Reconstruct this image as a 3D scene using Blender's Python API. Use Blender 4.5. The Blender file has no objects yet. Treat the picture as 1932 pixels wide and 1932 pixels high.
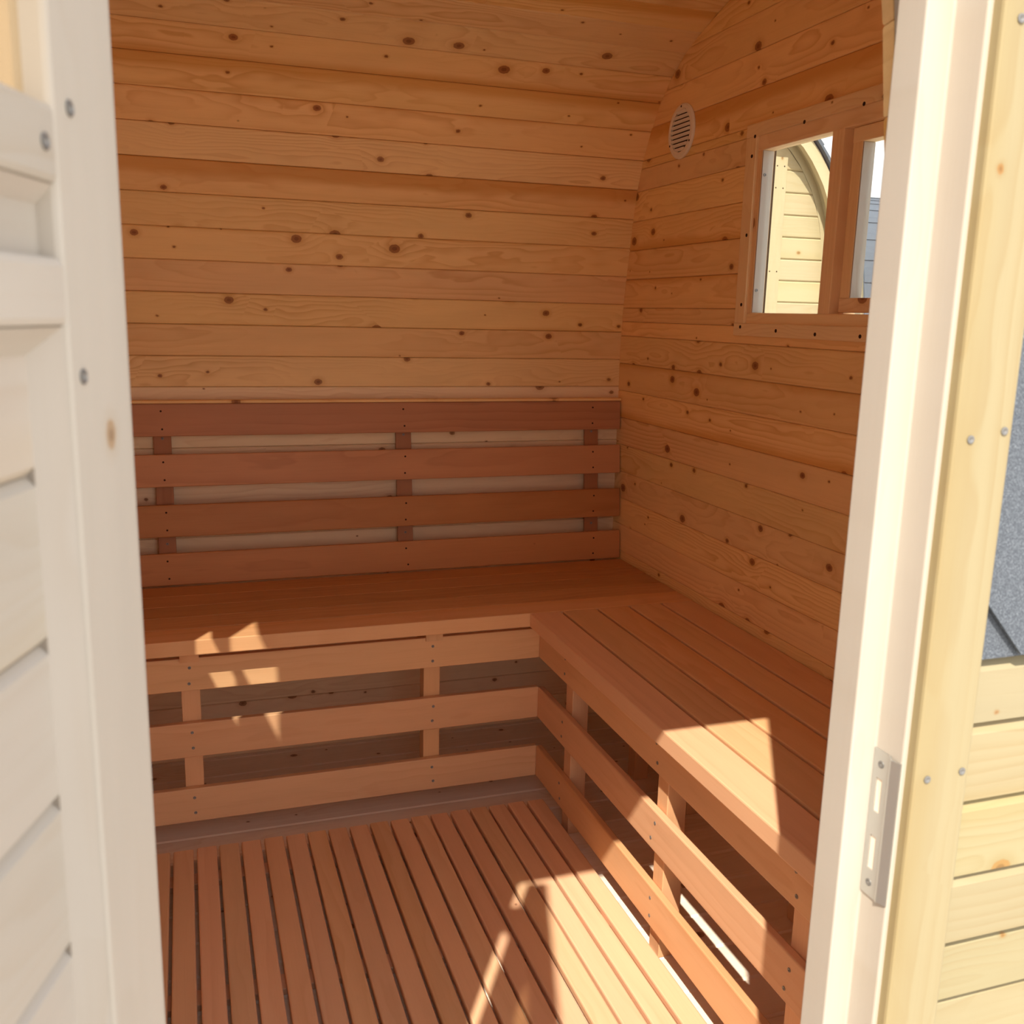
import bpy, bmesh, math, random
from mathutils import Vector, Matrix
random.seed(7)
SC = bpy.context.scene
COL = SC.collection
V = Vector

# ------------------------------------------------------------------ camera
CAM = V((-0.87420, -2.30507, 1.31894))
yaw, pitch, roll = 0.3291, -0.20325, 0.02421
fwd = V((math.sin(yaw)*math.cos(pitch), math.cos(yaw)*math.cos(pitch), math.sin(pitch)))
rgt0 = V((math.cos(yaw), -math.sin(yaw), 0))
up0 = rgt0.cross(fwd)
rgt = rgt0*math.cos(roll) + up0*math.sin(roll)
upv = -rgt0*math.sin(roll) + up0*math.cos(roll)
cd = bpy.data.cameras.new('camera')
cam = bpy.data.objects.new('camera', cd)
COL.objects.link(cam)
m = Matrix((rgt, upv, -fwd)).transposed().to_4x4()
m.translation = CAM
cam.matrix_world = m
cd.sensor_width = 36.0
cd.lens = 1817.36/1932*36.0
cd.clip_start = 0.02
cd.dof.use_dof = True
cd.dof.focus_distance = 2.7
cd.dof.aperture_fstop = 11.0
SC.camera = cam

# ------------------------------------------------------------------ light
SUN_AZ, SUN_EL = math.radians(30.9), math.radians(50.36)
sdir = V((math.sin(SUN_AZ)*math.cos(SUN_EL), math.cos(SUN_AZ)*math.cos(SUN_EL), -math.sin(SUN_EL)))
sl = bpy.data.lights.new('sun', 'SUN')
sl.energy = 5.5
sl.color = (1.0, 0.93, 0.80)
sl.angle = math.radians(0.6)
sun = bpy.data.objects.new('sun', sl)
COL.objects.link(sun)
sun.rotation_euler = sdir.to_track_quat('-Z', 'Y').to_euler()
sun.location = (-3, -6, 7)

W = bpy.data.worlds.new('sky')
SC.world = W
W.use_nodes = True
nt = W.node_tree
for n in list(nt.nodes):
    nt.nodes.remove(n)
wo = nt.nodes.new('ShaderNodeOutputWorld')
wb = nt.nodes.new('ShaderNodeBackground')
wc = nt.nodes.new('ShaderNodeTexCoord')
ws = nt.nodes.new('ShaderNodeSeparateXYZ')
wr = nt.nodes.new('ShaderNodeValToRGB')
wr.color_ramp.elements[0].position = 0.0
wr.color_ramp.elements[0].color = (1.0, 0.97, 0.93, 1)
wr.color_ramp.elements[1].position = 0.9
wr.color_ramp.elements[1].color = (0.80, 0.88, 1.0, 1)
nt.links.new(wc.outputs['Generated'], ws.inputs[0])
nt.links.new(ws.outputs['Z'], wr.inputs[0])
nt.links.new(wr.outputs[0], wb.inputs['Color'])
nt.links.new(wb.outputs[0], wo.inputs['Surface'])
wb.inputs['Strength'].default_value = 1.4

SC.view_settings.view_transform = 'Standard'
SC.view_settings.look = 'None'
SC.view_settings.gamma = 1.0
SC.view_settings.use_curve_mapping = False
SC.view_settings.exposure = 0.32
SC.cycles.diffuse_bounces = 8
SC.cycles.max_bounces = 12
SC.cycles.transparent_max_bounces = 16

# ------------------------------------------------------------------ node helpers
class NT:
    def __init__(s, name):
        s.mat = bpy.data.materials.new(name)
        s.mat.use_nodes = True
        s.t = s.mat.node_tree
        for n in list(s.t.nodes):
            s.t.nodes.remove(n)
    def n(s, typ, **kw):
        o = s.t.nodes.new(typ)
        for k, v in kw.items():
            setattr(o, k, v)
        return o
    def set(s, sock, v):
        if isinstance(v, bpy.types.NodeSocket):
            s.t.links.new(v, sock)
        else:
            sock.default_value = v
    def math(s, op, a, b=None, c=None, clamp=False):
        o = s.n('ShaderNodeMath', operation=op)
        o.use_clamp = clamp
        for i, v in enumerate((a, b, c)):
            if v is not None:
                s.set(o.inputs[i], v)
        return o.outputs[0]
    def vmath(s, op, a, b):
        o = s.n('ShaderNodeVectorMath', operation=op)
        s.set(o.inputs[0], a)
        s.set(o.inputs[1], b)
        return o.outputs[0]
    def sstep(s, x, a, b):
        o = s.n('ShaderNodeMapRange', interpolation_type='SMOOTHSTEP')
        s.set(o.inputs[0], x)
        s.set(o.inputs[1], a)
        s.set(o.inputs[2], b)
        return o.outputs[0]
    def mix(s, f, a, b, mode='MIX'):
        o = s.n('ShaderNodeMix', data_type='RGBA', blend_type=mode)
        s.set(o.inputs[0], f)
        s.set(o.inputs[6], a)
        s.set(o.inputs[7], b)
        return o.outputs[2]
    def noise(s, vec, scale, detail=2.0, rough=0.5):
        o = s.n('ShaderNodeTexNoise')
        s.set(o.inputs['Vector'], vec)
        o.inputs['Scale'].default_value = scale
        o.inputs['Detail'].default_value = detail
        o.inputs['Roughness'].default_value = rough
        return o.outputs[0]

def rgb(c):
    return (c[0], c[1], c[2], 1.0)

def wood(name, base, dark, knot, knots=0.6, ring_scale=34.0, ring_amt=0.45, heart=0.35, heart_col=None,
         rough=0.55, vary=0.10, fibre=0.12, bump=0.25, knot_scale=5.0, spec=0.3):
    """Board wood: local X runs along the grain, local Y across the face, local Z out of it."""
    t = NT(name)
    tc = t.n('ShaderNodeTexCoord')
    oi = t.n('ShaderNodeObjectInfo')
    R = oi.outputs['Random']
    off = t.n('ShaderNodeCombineXYZ')
    t.set(off.inputs[0], t.math('MULTIPLY', R, 53.7))
    t.set(off.inputs[1], t.math('MULTIPLY', R, 0.0))
    t.set(off.inputs[2], t.math('MULTIPLY', R, 0.0))
    P0 = tc.outputs['Object']
    P = t.vmath('ADD', P0, off.outputs[0])
    sp = t.n('ShaderNodeSeparateXYZ')
    t.t.links.new(P, sp.inputs[0])
    x, y, z = sp.outputs[0], sp.outputs[1], sp.outputs[2]
    R2 = t.math('FRACT', t.math('MULTIPLY', R, 17.31))
    R3 = t.math('FRACT', t.math('MULTIPLY', R, 71.77))
    R4 = t.math('FRACT', t.math('MULTIPLY', R, 133.3))
    # knots (flat voronoi on the face)
    kv = t.n('ShaderNodeCombineXYZ')
    t.set(kv.inputs[0], t.math('MULTIPLY', x, 0.75))
    t.set(kv.inputs[1], t.math('ADD', y, t.math('MULTIPLY', R2, 9.0)))
    t.set(kv.inputs[2], 0.0)
    vo = t.n('ShaderNodeTexVoronoi', voronoi_dimensions='2D', feature='F1')
    t.t.links.new(kv.outputs[0], vo.inputs['Vector'])
    vo.inputs['Scale'].default_value = knot_scale*2
    d = t.math('DIVIDE', vo.outputs['Distance'], knot_scale*2)      # metres-ish
    cs = t.n('ShaderNodeSeparateColor')
    t.t.links.new(vo.outputs['Color'], cs.inputs[0])
    rad0 = t.math('SUBTRACT', cs.outputs[0], 1.0-knots, clamp=True)
    rad = t.math('MULTIPLY', t.math('MULTIPLY', rad0, rad0), 0.0105/(knots*knots+1e-4))
    has = t.sstep(rad0, 0.0, 0.03)
    rad = t.math('ADD', rad, 0.0018)
    wob = t.math('MULTIPLY', t.math('SUBTRACT', t.noise(P, 160.0, 1.0), 0.5), 0.003)
    dw = t.math('ADD', d, wob)
    kn = t.math('MULTIPLY', t.math('SUBTRACT', 1.0, t.sstep(t.math('SUBTRACT', dw, rad), -0.001, 0.0012)), has)
    core = t.math('MULTIPLY', t.math('SUBTRACT', 1.0, t.sstep(t.math('SUBTRACT', dw, t.math('MULTIPLY', rad, 0.45)), -0.0012, 0.001)), has)
    halo = t.math('MULTIPLY', t.math('SUBTRACT', 1.0, t.sstep(dw, t.math('MULTIPLY', rad, 0.8), t.math('MULTIPLY', rad, 2.6))), has)
    # growth rings, drifting along the board and wrapping the knots
    slow = t.n('ShaderNodeCombineXYZ')
    t.set(slow.inputs[0], t.math('MULTIPLY', x, 1.3))
    t.set(slow.inputs[1], t.math('MULTIPLY', y, 5.0))
    t.set(slow.inputs[2], 0.0)
    w1 = t.math('SUBTRACT', t.noise(slow.outputs[0], 1.6, 3.0), 0.5)
    bulge = t.math('MULTIPLY', t.math('POWER', 2.718, t.math('MULTIPLY', t.math('DIVIDE', d, t.math('ADD', rad, 0.004)), -0.55)), t.math('MULTIPLY', has, t.math('MULTIPLY', rad, 2.2)))
    yy = t.math('ADD', y, t.math('MULTIPLY', t.math('SUBTRACT', R3, 0.5), 0.09))
    yc = t.math('ADD', yy, t.math('MULTIPLY', w1, 0.06))
    dep = t.math('ADD', t.math('ADD', 0.012, t.math('MULTIPLY', R4, 0.06)), t.math('MULTIPLY', w1, 0.09))
    r = t.math('SQRT', t.math('ADD', t.math('MULTIPLY', yc, yc), t.math('MULTIPLY', dep, dep)))
    r = t.math('ADD', r, bulge)
    ph = t.math('MULTIPLY', r, ring_scale*6.2832)
    ph = t.math('ADD', ph, t.math('MULTIPLY', t.noise(slow.outputs[0], 5.0, 2.0), 4.0))
    saw = t.math('FRACT', t.math('DIVIDE', ph, 6.2832))
    ring = t.math('MULTIPLY', t.math('POWER', saw, 2.2), t.math('SUBTRACT', 1.0, t.sstep(saw, 0.84, 1.0)))
    # fibre streaks
    fv = t.n('ShaderNodeCombineXYZ')
    t.set(fv.inputs[0], t.math('MULTIPLY', x, 6.0))
    t.set(fv.inputs[1], t.math('MULTIPLY', y, 260.0))
    t.set(fv.inputs[2], t.math('MULTIPLY', z, 260.0))
    fib = t.noise(fv.outputs[0], 1.0, 3.0, 0.6)
    bl = t.n('ShaderNodeCombineXYZ')
    t.set(bl.inputs[0], t.math('MULTIPLY', x, 2.2))
    t.set(bl.inputs[1], t.math('MULTIPLY', y, 13.0))
    t.set(bl.inputs[2], 0.0)
    blot = t.noise(bl.outputs[0], 1.8, 2.0, 0.5)
    amp = t.math('MULTIPLY', t.sstep(t.noise(slow.outputs[0], 0.9, 1.0), 0.32, 0.68), ring_amt)
    c = t.mix(t.math('MULTIPLY', ring, amp), rgb(base), rgb(dark))
    hc = heart_col or dark
    side = t.math('MULTIPLY', y, t.math('SUBTRACT', t.math('MULTIPLY', t.math('GREATER_THAN', R4, 0.5), 2.0), 1.0))
    hm = t.sstep(t.math('ADD', t.math('ADD', side, t.math('MULTIPLY', w1, 0.05)), t.math('MULTIPLY', t.math('SUBTRACT', R2, 1.0), 0.14)), -0.010, 0.020)
    c = t.mix(t.math('MULTIPLY', hm, heart), c, rgb(hc))
    c = t.mix(t.math('MULTIPLY', t.math('SUBTRACT', fib, 0.5), fibre*4, clamp=True), c, rgb(dark))
    c = t.mix(t.math('MULTIPLY', halo, 0.40), c, rgb(dark))
    c = t.mix(t.math('MULTIPLY', kn, 0.80), c, rgb(knot))
    c = t.mix(t.math('MULTIPLY', core, 0.45), c, (knot[0]*0.35, knot[1]*0.3, knot[2]*0.3, 1))
    hs = t.n('ShaderNodeHueSaturation')
    t.set(hs.inputs['Hue'], t.math('ADD', 0.5, t.math('MULTIPLY', t.math('SUBTRACT', R3, 0.5), vary*0.12)))
    t.set(hs.inputs['Saturation'], t.math('ADD', 1.0, t.math('MULTIPLY', t.math('SUBTRACT', R2, 0.5), vary)))
    val = t.math('ADD', t.math('ADD', 1.0, t.math('MULTIPLY', t.math('SUBTRACT', R, 0.5), vary*1.6)), t.math('MULTIPLY', t.math('SUBTRACT', blot, 0.5), vary*1.6))
    t.set(hs.inputs['Value'], val)
    t.set(hs.inputs['Color'], c)
    b = t.n('ShaderNodeBsdfPrincipled')
    t.set(b.inputs['Base Color'], hs.outputs[0])
    b.inputs['Roughness'].default_value = rough
    b.inputs['Specular IOR Level'].default_value = spec
    bp = t.n('ShaderNodeBump')
    bp.inputs['Strength'].default_value = bump
    bp.inputs['Distance'].default_value = 0.0006
    h = t.math('ADD', t.math('MULTIPLY', fib, 0.5), t.math('MULTIPLY', ring, -0.6))
    h = t.math('SUBTRACT', h, t.math('MULTIPLY', kn, 0.5))
    t.set(bp.inputs['Height'], h)
    t.t.links.new(bp.outputs[0], b.inputs['Normal'])
    o = t.n('ShaderNodeOutputMaterial')
    t.t.links.new(b.outputs[0], o.inputs[0])
    return t.mat

def plain(name, col, rough=0.5, metal=0.0, spec=0.5, speck=None):
    t = NT(name)
    b = t.n('ShaderNodeBsdfPrincipled')
    b.inputs['Roughness'].default_value = rough
    b.inputs['Metallic'].default_value = metal
    b.inputs['Specular IOR Level'].default_value = spec
    tc = t.n('ShaderNodeTexCoord')
    if speck:
        nz = t.noise(tc.outputs['Object'], speck[0], 2.0, 0.7)
        f = t.sstep(nz, speck[2], speck[3])
        c = t.mix(f, rgb(col), rgb(speck[1]))
        t.set(b.inputs['Base Color'], c)
    else:
        nz = t.noise(tc.outputs['Object'], 30.0, 2.0)
        c = t.mix(t.math('MULTIPLY', nz, 0.25), rgb(col), (col[0]*0.8, col[1]*0.8, col[2]*0.8, 1))
        t.set(b.inputs['Base Color'], c)
    o = t.n('ShaderNodeOutputMaterial')
    t.t.links.new(b.outputs[0], o.inputs[0])
    return t.mat

def glass_mat(name, col=(0.96, 0.975, 0.97, 1)):
    t = NT(name)
    tr = t.n('ShaderNodeBsdfTransparent')
    tr.inputs[0].default_value = col
    gl = t.n('ShaderNodeBsdfGlossy')
    gl.inputs['Roughness'].default_value = 0.02
    lw = t.n('ShaderNodeLayerWeight')
    lw.inputs[0].default_value = 0.5
    fr = t.math('MULTIPLY_ADD', t.math('POWER', lw.outputs['Facing'], 5.0), 0.9, 0.035)
    mx = t.n('ShaderNodeMixShader')
    t.t.links.new(fr, mx.inputs[0])
    t.t.links.new(tr.outputs[0], mx.inputs[1])
    t.t.links.new(gl.outputs[0], mx.inputs[2])
    o = t.n('ShaderNodeOutputMaterial')
    t.t.links.new(mx.outputs[0], o.inputs[0])
    return t.mat

SPRUCE = wood('spruce_lining', (0.89, 0.60, 0.285), (0.58, 0.27, 0.08), (0.27, 0.075, 0.018), knots=0.66, heart=0.75,
              heart_col=(0.66, 0.33, 0.095), vary=0.11, ring_amt=0.75, ring_scale=105.0)
PALE = wood('spruce_pale', (0.485, 0.430, 0.370), (0.43, 0.345, 0.26), (0.36, 0.22, 0.12), knots=0.40, heart=0.3,
            heart_col=(0.49, 0.40, 0.29), ring_amt=0.6, vary=0.08, knot_scale=4.0, ring_scale=90.0)
YELLOW = wood('spruce_yellow', (0.350, 0.292, 0.172), (0.29, 0.20, 0.088), (0.33, 0.17, 0.055), knots=0.42, heart=0.5,
            heart_col=(0.335, 0.255, 0.122), ring_amt=0.6, vary=0.08, knot_scale=4.0, ring_scale=90.0)
FLOORW = wood('spruce_floor', (0.93, 0.80, 0.66), (0.72, 0.52, 0.36), (0.30, 0.14, 0.07), knots=0.55, heart=0.2, ring_amt=0.5,
              vary=0.08, ring_scale=90.0)
LOWW = wood('spruce_lower', (0.91, 0.70, 0.46), (0.66, 0.40, 0.19), (0.28, 0.10, 0.03), knots=0.58, heart=0.25, ring_amt=0.5,
            vary=0.08, ring_scale=95.0)
ALDER = wood('alder', (0.73, 0.42, 0.225), (0.50, 0.20, 0.08), (0.16, 0.05, 0.025), knots=0.07, ring_scale=45.0, ring_amt=0.45,
             heart=0.3, heart_col=(0.64, 0.29, 0.115), vary=0.10, rough=0.5, fibre=0.13, bump=0.12, knot_scale=2.5)
ALDER_SHADED = wood('alder_shaded', (0.55, 0.255, 0.105), (0.35, 0.125, 0.042), (0.14, 0.04, 0.02), knots=0.07, ring_scale=45.0, ring_amt=0.5,
             heart=0.3, heart_col=(0.46, 0.185, 0.065), vary=0.12, rough=0.5, fibre=0.14, bump=0.12, knot_scale=2.5)  # alder darkened and reddened: shade on backrest and rear seat put into colour
ALDER_PALE = wood('alder_pale', (0.74, 0.46, 0.275), (0.54, 0.26, 0.125), (0.18, 0.06, 0.03), knots=0.06, ring_scale=45.0, ring_amt=0.4,
             heart=0.3, heart_col=(0.68, 0.36, 0.18), vary=0.09, rough=0.55, fibre=0.12, bump=0.12, knot_scale=2.5)
FRAMEW = wood('spruce_frame', (0.90, 0.66, 0.38), (0.66, 0.36, 0.13), (0.30, 0.10, 0.03), knots=0.45, heart=0.3,
              heart_col=(0.74, 0.44, 0.18), vary=0.07, ring_amt=0.5, ring_scale=105.0)
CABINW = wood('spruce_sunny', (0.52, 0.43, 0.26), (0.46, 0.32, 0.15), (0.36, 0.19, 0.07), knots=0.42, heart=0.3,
              heart_col=(0.49, 0.37, 0.18), ring_amt=0.4, vary=0.08, knot_scale=4.0, ring_scale=90.0)  # lighter copy of the cladding spruce, sunlight put into its colour
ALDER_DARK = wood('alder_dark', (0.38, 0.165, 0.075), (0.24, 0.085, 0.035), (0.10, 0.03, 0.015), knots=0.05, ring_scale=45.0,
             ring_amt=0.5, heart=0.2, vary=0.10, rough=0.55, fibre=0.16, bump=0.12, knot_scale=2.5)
STEEL = plain('galvanised_steel', (0.62, 0.62, 0.60), 0.42, 0.9)
SCREW = plain('screw_metal', (0.26, 0.25, 0.24), 0.45, 0.6)
HOLE = plain('screw_recess', (0.045, 0.02, 0.012), 0.8, 0.0, 0.1)
DARK = plain('dark_board', (0.10, 0.06, 0.035), 0.9, 0.0, 0.1)
VENT = plain('vent_plastic', (0.86, 0.79, 0.68), 0.45)
SHINGLE = plain('bitumen_shingle', (0.085, 0.095, 0.115), 0.9, 0.0, 0.2, speck=(900.0, (0.27, 0.30, 0.34), 0.45, 0.75))
FELT = plain('roof_felt', (0.03, 0.03, 0.035), 0.9, 0.0, 0.1)
GRAVEL = plain('ground_gravel', (0.46, 0.42, 0.36), 0.9, 0.0, 0.2, speck=(60.0, (0.62, 0.57, 0.50), 0.4, 0.65))
GLASS = glass_mat('window_glass')
BRONZE = glass_mat('bronze_glass', (0.82, 0.74, 0.62, 1))

# ------------------------------------------------------------------ mesh helpers
def new_mesh(name, verts, faces):
    me = bpy.data.meshes.new(name)
    me.from_pydata([tuple(v) for v in verts], [], faces)
    bm = bmesh.new()
    bm.from_mesh(me)
    bmesh.ops.recalc_face_normals(bm, faces=bm.faces)
    bm.to_mesh(me)
    bm.free()
    return me

class MB:
    def __init__(s):
        s.v, s.f = [], []
    def add(s, verts, faces, M=None):
        o = len(s.v)
        s.v += [tuple(M @ V(v)) if M else tuple(v) for v in verts]
        s.f += [tuple(i+o for i in f) for f in faces]
        return s
    def box(s, x0, x1, y0, y1, z0, z1, M=None):
        vs = [(x, y, z) for x in (x0, x1) for y in (y0, y1) for z in (z0, z1)]
        return s.add(vs, [(0, 1, 3, 2), (4, 6, 7, 5), (0, 4, 5, 1), (2, 3, 7, 6), (0, 2, 6, 4), (1, 5, 7, 3)], M)
    def prism(s, pts, a0, a1, axis=2, M=None):
        """polygon pts in the two axes other than `axis`, extruded along it"""
        n = len(pts)
        def mk(p, a):
            q = [0, 0, 0]
            o = [i for i in range(3) if i != axis]
            q[o[0]], q[o[1]], q[axis] = p[0], p[1], a
            return tuple(q)
        vs = [mk(p, a0) for p in pts] + [mk(p, a1) for p in pts]
        fs = [tuple(range(n)), tuple(range(n, 2*n))] + [(i, (i+1) % n, (i+1) % n+n, i+n) for i in range(n)]
        return s.add(vs, fs, M)
    def mesh(s, name):
        return new_mesh(name, s.v, s.f)

def link(name, me, mat=None, parent=None, M=None, **props):
    o = bpy.data.objects.new(name, me)
    COL.objects.link(o)
    if mat is not None and me is not None and len(me.materials) == 0:
        me.materials.append(mat)
    M = M or Matrix.Identity(4)
    if parent is not None:
        o.parent = parent
        o.matrix_local = WM[parent.name].inverted() @ M
    else:
        o.matrix_local = M
    WM[o.name] = M.copy()
    for k, v in props.items():
        o[k] = v
    return o
WM = {}

def frame(origin, xd, zd):
    xd = V(xd).normalized()
    zd = V(zd).normalized()
    yd = zd.cross(xd)
    m = Matrix((xd, yd, zd)).transposed().to_4x4()
    m.translation = V(origin)
    return m

def plank(L, w, t, ch=0.003, cb=None, l=(0, 0), r=(0, 0), allround=False, name='plank'):
    """board along local X from 0 to L, width w about y=0, face at z=0, thickness below. ch: chamfer at y=+w/2 (top), cb at y=-w/2.
    l / r: end offsets at (bottom, top) for cut ends"""
    cb = ch if cb is None else cb
    h = w/2
    if allround:
        q = 0.3
        prof = []
        for sy, sz in ((1, 0), (1, -1), (-1, -1), (-1, 0)):
            Y, Z = sy*h, sz*t
            iy, iz = -sy*ch, (-ch if sz == 0 else ch)
            a = [(Y, Z+iz), (Y+iy*q, Z+iz*q), (Y+iy, Z)]
            if (sy, sz) in ((1, -1), (-1, 0)):
                a = a[::-1]
            prof += a
        prof = [prof[i] for i in (2, 1, 0, 5, 4, 3)][::-1] + []
        # explicit ordering around the rectangle
        prof = [(-h+ch, 0), (h-ch, 0), (h-ch*q, -ch*q), (h, -ch), (h, -t+ch), (h-ch*q, -t+ch*q), (h-ch, -t),
                (-h+ch, -t), (-h+ch*q, -t+ch*q), (-h, -t+ch), (-h, -ch), (-h+ch*q, -ch*q)]
    else:
        prof = [(-h+cb, 0), (h-ch, 0), (h, -ch), (h, -t), (-h, -t), (-h, -cb)]
    n = len(prof)
    def ex(y, e):
        f = (y+h)/w
        return e[0]*(1-f)+e[1]*f
    vs = [(ex(y, l), y, z) for y, z in prof]+[(L+ex(y, r), y, z) for y, z in prof]
    fs = [tuple(range(n)), tuple(range(n, 2*n))]+[(i, (i+1) % n, (i+1) % n+n, i+n) for i in range(n)]
    return new_mesh(name, vs, fs)

def bar(L, w, t, ch=0.002, name='bar'):
    return plank(L, w, t, ch, allround=True, name=name)

def disc(r, h, n=12, name='screw', cone=0.0):
    vs = [(r*math.cos(2*math.pi*i/n), r*math.sin(2*math.pi*i/n), 0) for i in range(n)]
    vs += [(r*(1-cone)*math.cos(2*math.pi*i/n), r*(1-cone)*math.sin(2*math.pi*i/n), h) for i in range(n)]
    fs = [tuple(range(n)), tuple(range(n, 2*n))]+[(i, (i+1) % n, (i+1) % n+n, i+n) for i in range(n)]
    return new_mesh(name, vs, fs)

def screw_mesh(r, name='screw'):
    """countersunk head: a rim, a dished face and a cross recess"""
    n = 12
    vs, fs = [], []
    rings = [(r, 0.0), (r, r*0.22), (r*0.72, r*0.30), (r*0.34, r*0.12)]
    for q, h in rings:
        vs += [(q*math.cos(2*math.pi*i/n), q*math.sin(2*math.pi*i/n), h) for i in range(n)]
    for k in range(3):
        fs += [(k*n+i, k*n+(i+1) % n, (k+1)*n+(i+1) % n, (k+1)*n+i) for i in range(n)]
    vs.append((0, 0, -r*0.05))
    fs += [(3*n+i, 3*n+(i+1) % n, len(vs)-1) for i in range(n)]
    return new_mesh(name, vs, fs)

SCREW_ME = screw_mesh(0.0038)
SCREW_ME.materials.append(SCREW)
SCREW_BIG = screw_mesh(0.0050)
SCREW_BIG.materials.append(STEEL)
HOLE_ME = disc(0.0028, 0.0004, 10, 'screw_hole')
HOLE_ME.materials.append(HOLE)
HOLE_BIG = disc(0.0042, 0.0005, 12, 'screw_hole')
HOLE_BIG.materials.append(HOLE)

# ------------------------------------------------------------------ cabin profile
YC = -0.514
XL, XR = -1.22, 0.4332
PROF = [(0, 1.010), (.17, 1.012), (.5, 1.014), (.9, 1.017), (1.2, 1.019), (1.313, 1.015), (1.40, 1.004), (1.473, .990), (1.56, .976),
        (1.620, .966), (1.672, .954), (1.720, .939), (1.762, .922), (1.810, .898), (1.854, .869), (1.900, .835), (1.947, .791), (1.990, .730), (2.026, .664),
        (2.050, .595), (2.073, .522), (2.108, .40), (2.138, .26), (2.154, .12), (2.160, 0)]
FULL = [V((YC+u, z)) for z, u in PROF] + [V((YC-u, z)) for z, u in PROF[-2::-1]]
ARC = [0.0]
for a, b in zip(FULL, FULL[1:]):
    ARC.append(ARC[-1]+(b-a).length)
def arc_pt(s):
    s = max(0.0, min(ARC[-1]-1e-9, s))
    for i in range(len(ARC)-1):
        if s <= ARC[i+1]:
            f = (s-ARC[i])/(ARC[i+1]-ARC[i])
            return FULL[i].lerp(FULL[i+1], f)
def arc_n(s):
    a, b = arc_pt(s-0.03), arc_pt(s+0.03)
    t = (b-a).normalized()
    return V((-t.y, t.x))          # points inward
def half_u(z):
    for (z0, u0), (z1, u1) in zip(PROF, PROF[1:]):
        if z0 <= z <= z1:
            return u0+(u1-u0)*(z-z0)/(z1-z0)
    return 0.0 if z > 1 else PROF[0][1]
S_MID = ARC[-1]/2
def arc_of_z(z):
    for i in range(len(PROF)-1):
        if PROF[i][0] <= z <= PROF[i+1][0]:
            f = (z-PROF[i][0])/(PROF[i+1][0]-PROF[i][0])
            return ARC[i]+f*(ARC[i+1]-ARC[i])
PITCH = 0.0848
S_REF = arc_of_z(1.100)
SEAMS = []
k = math.floor((0-S_REF)/PITCH)
while S_REF+k*PITCH < ARC[-1]+PITCH:
    SEAMS.append(S_REF+k*PITCH)
    k += 1
S_SHOULDER = SEAMS[min(range(len(SEAMS)), key=lambda i: abs(SEAMS[i]-arc_of_z(1.963)))]
S_FRONT = SEAMS[min(range(len(SEAMS)), key=lambda i: abs(SEAMS[i]-(ARC[-1]-arc_of_z(1.963))))]

DX0, DX1 = -0.912, -0.268          # clear opening between the door stops
JY0, JYS, JY1 = -1.542, -1.580, -1.618          # inner and outer faces of the door frame
Z_LINTEL = 1.711

def shell(x0, x1, s0, s1, ti=0.0162, to=0.052, step=0.0424, mb=None):
    mb = mb or MB()
    n = max(1, int(round((s1-s0)/step)))
    ins, outs = [], []
    for i in range(n+1):
        s = s0+(s1-s0)*i/n
        p, q = arc_pt(s), arc_n(s)
        ins.append(p-q*ti)
        outs.append(p-q*to)
    pts = ins+outs[::-1]
    for i in range(n):
        mb.prism([ins[i], ins[i+1], outs[i+1], outs[i]], x0, x1, 0)
    return mb

def structure(name, me, mat, **kw):
    return link(name, me, mat, kind='structure', **kw)

wall_back = structure('wall_back', shell(XL-0.05, XR+0.05, 0, S_SHOULDER).mesh('wall_back'), DARK)
ceiling = structure('ceiling', shell(XL-0.05, XR+0.05, S_SHOULDER, S_FRONT).mesh('ceiling'), DARK)
S_LINTEL = ARC[-1]-arc_of_z(1.775)
OPX0, OPX1 = DX0-0.090, DX1+0.090
mb = shell(XL-0.05, OPX0, S_FRONT, ARC[-1])
shell(OPX1, XR+0.05, S_FRONT, ARC[-1], mb=mb)
shell(OPX0, OPX1, S_FRONT, S_LINTEL, mb=mb)
wall_front = structure('wall_front', mb.mesh('wall_front'), DARK)

full_len = XR-XL+0.02
ME_CACHE = {}
def lining(par, x0, x1, s0, s1, name='plank', mat=None):
    a, b = arc_pt(s0), arc_pt(s1)
    t = (b-a)
    w = t.length
    mid = (a+b)/2
    t.normalize()
    nrm = V((0, -t.y, t.x))
    up = V((0, t.x, t.y))
    # local x = up x nrm ; choose world X direction consistently
    xd = up.cross(nrm)
    if xd.x > 0:
        org = V((x0, mid.x, mid.y))
    else:
        org = V((x1, mid.x, mid.y))
    mat = mat or SPRUCE
    key = (round(x1-x0, 4), round(w, 4), mat.name)
    if key not in ME_CACHE:
        ME_CACHE[key] = plank(x1-x0, w-0.0008, 0.0150, 0.0022, name='plank')
        ME_CACHE[key].materials.append(mat)
    link(name, ME_CACHE[key], None, par, frame(org, xd, nrm))

for s0, s1 in zip(SEAMS, SEAMS[1:]):
    sm = (s0+s1)/2
    if s1 <= 0.01 or s0 >= ARC[-1]-0.01:
        continue
    s0, s1 = max(s0, 0), min(s1, ARC[-1])
    if sm < S_SHOULDER:
        lining(wall_back, XL-0.01, XR+0.01, s0, s1, mat=SPRUCE if s0 > S_REF-0.06 else LOWW)
    elif sm < S_FRONT:
        lining(ceiling, XL-0.01, XR+0.01, s0, s1)
    else:
        if s1 < S_LINTEL:
            lining(wall_front, XL-0.01, XR+0.01, s0, s1)
        else:
            lining(wall_front, XL-0.01, DX0-0.031, s0, s1)
            lining(wall_front, DX1+0.031, XR+0.01, s0, s1)

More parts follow.
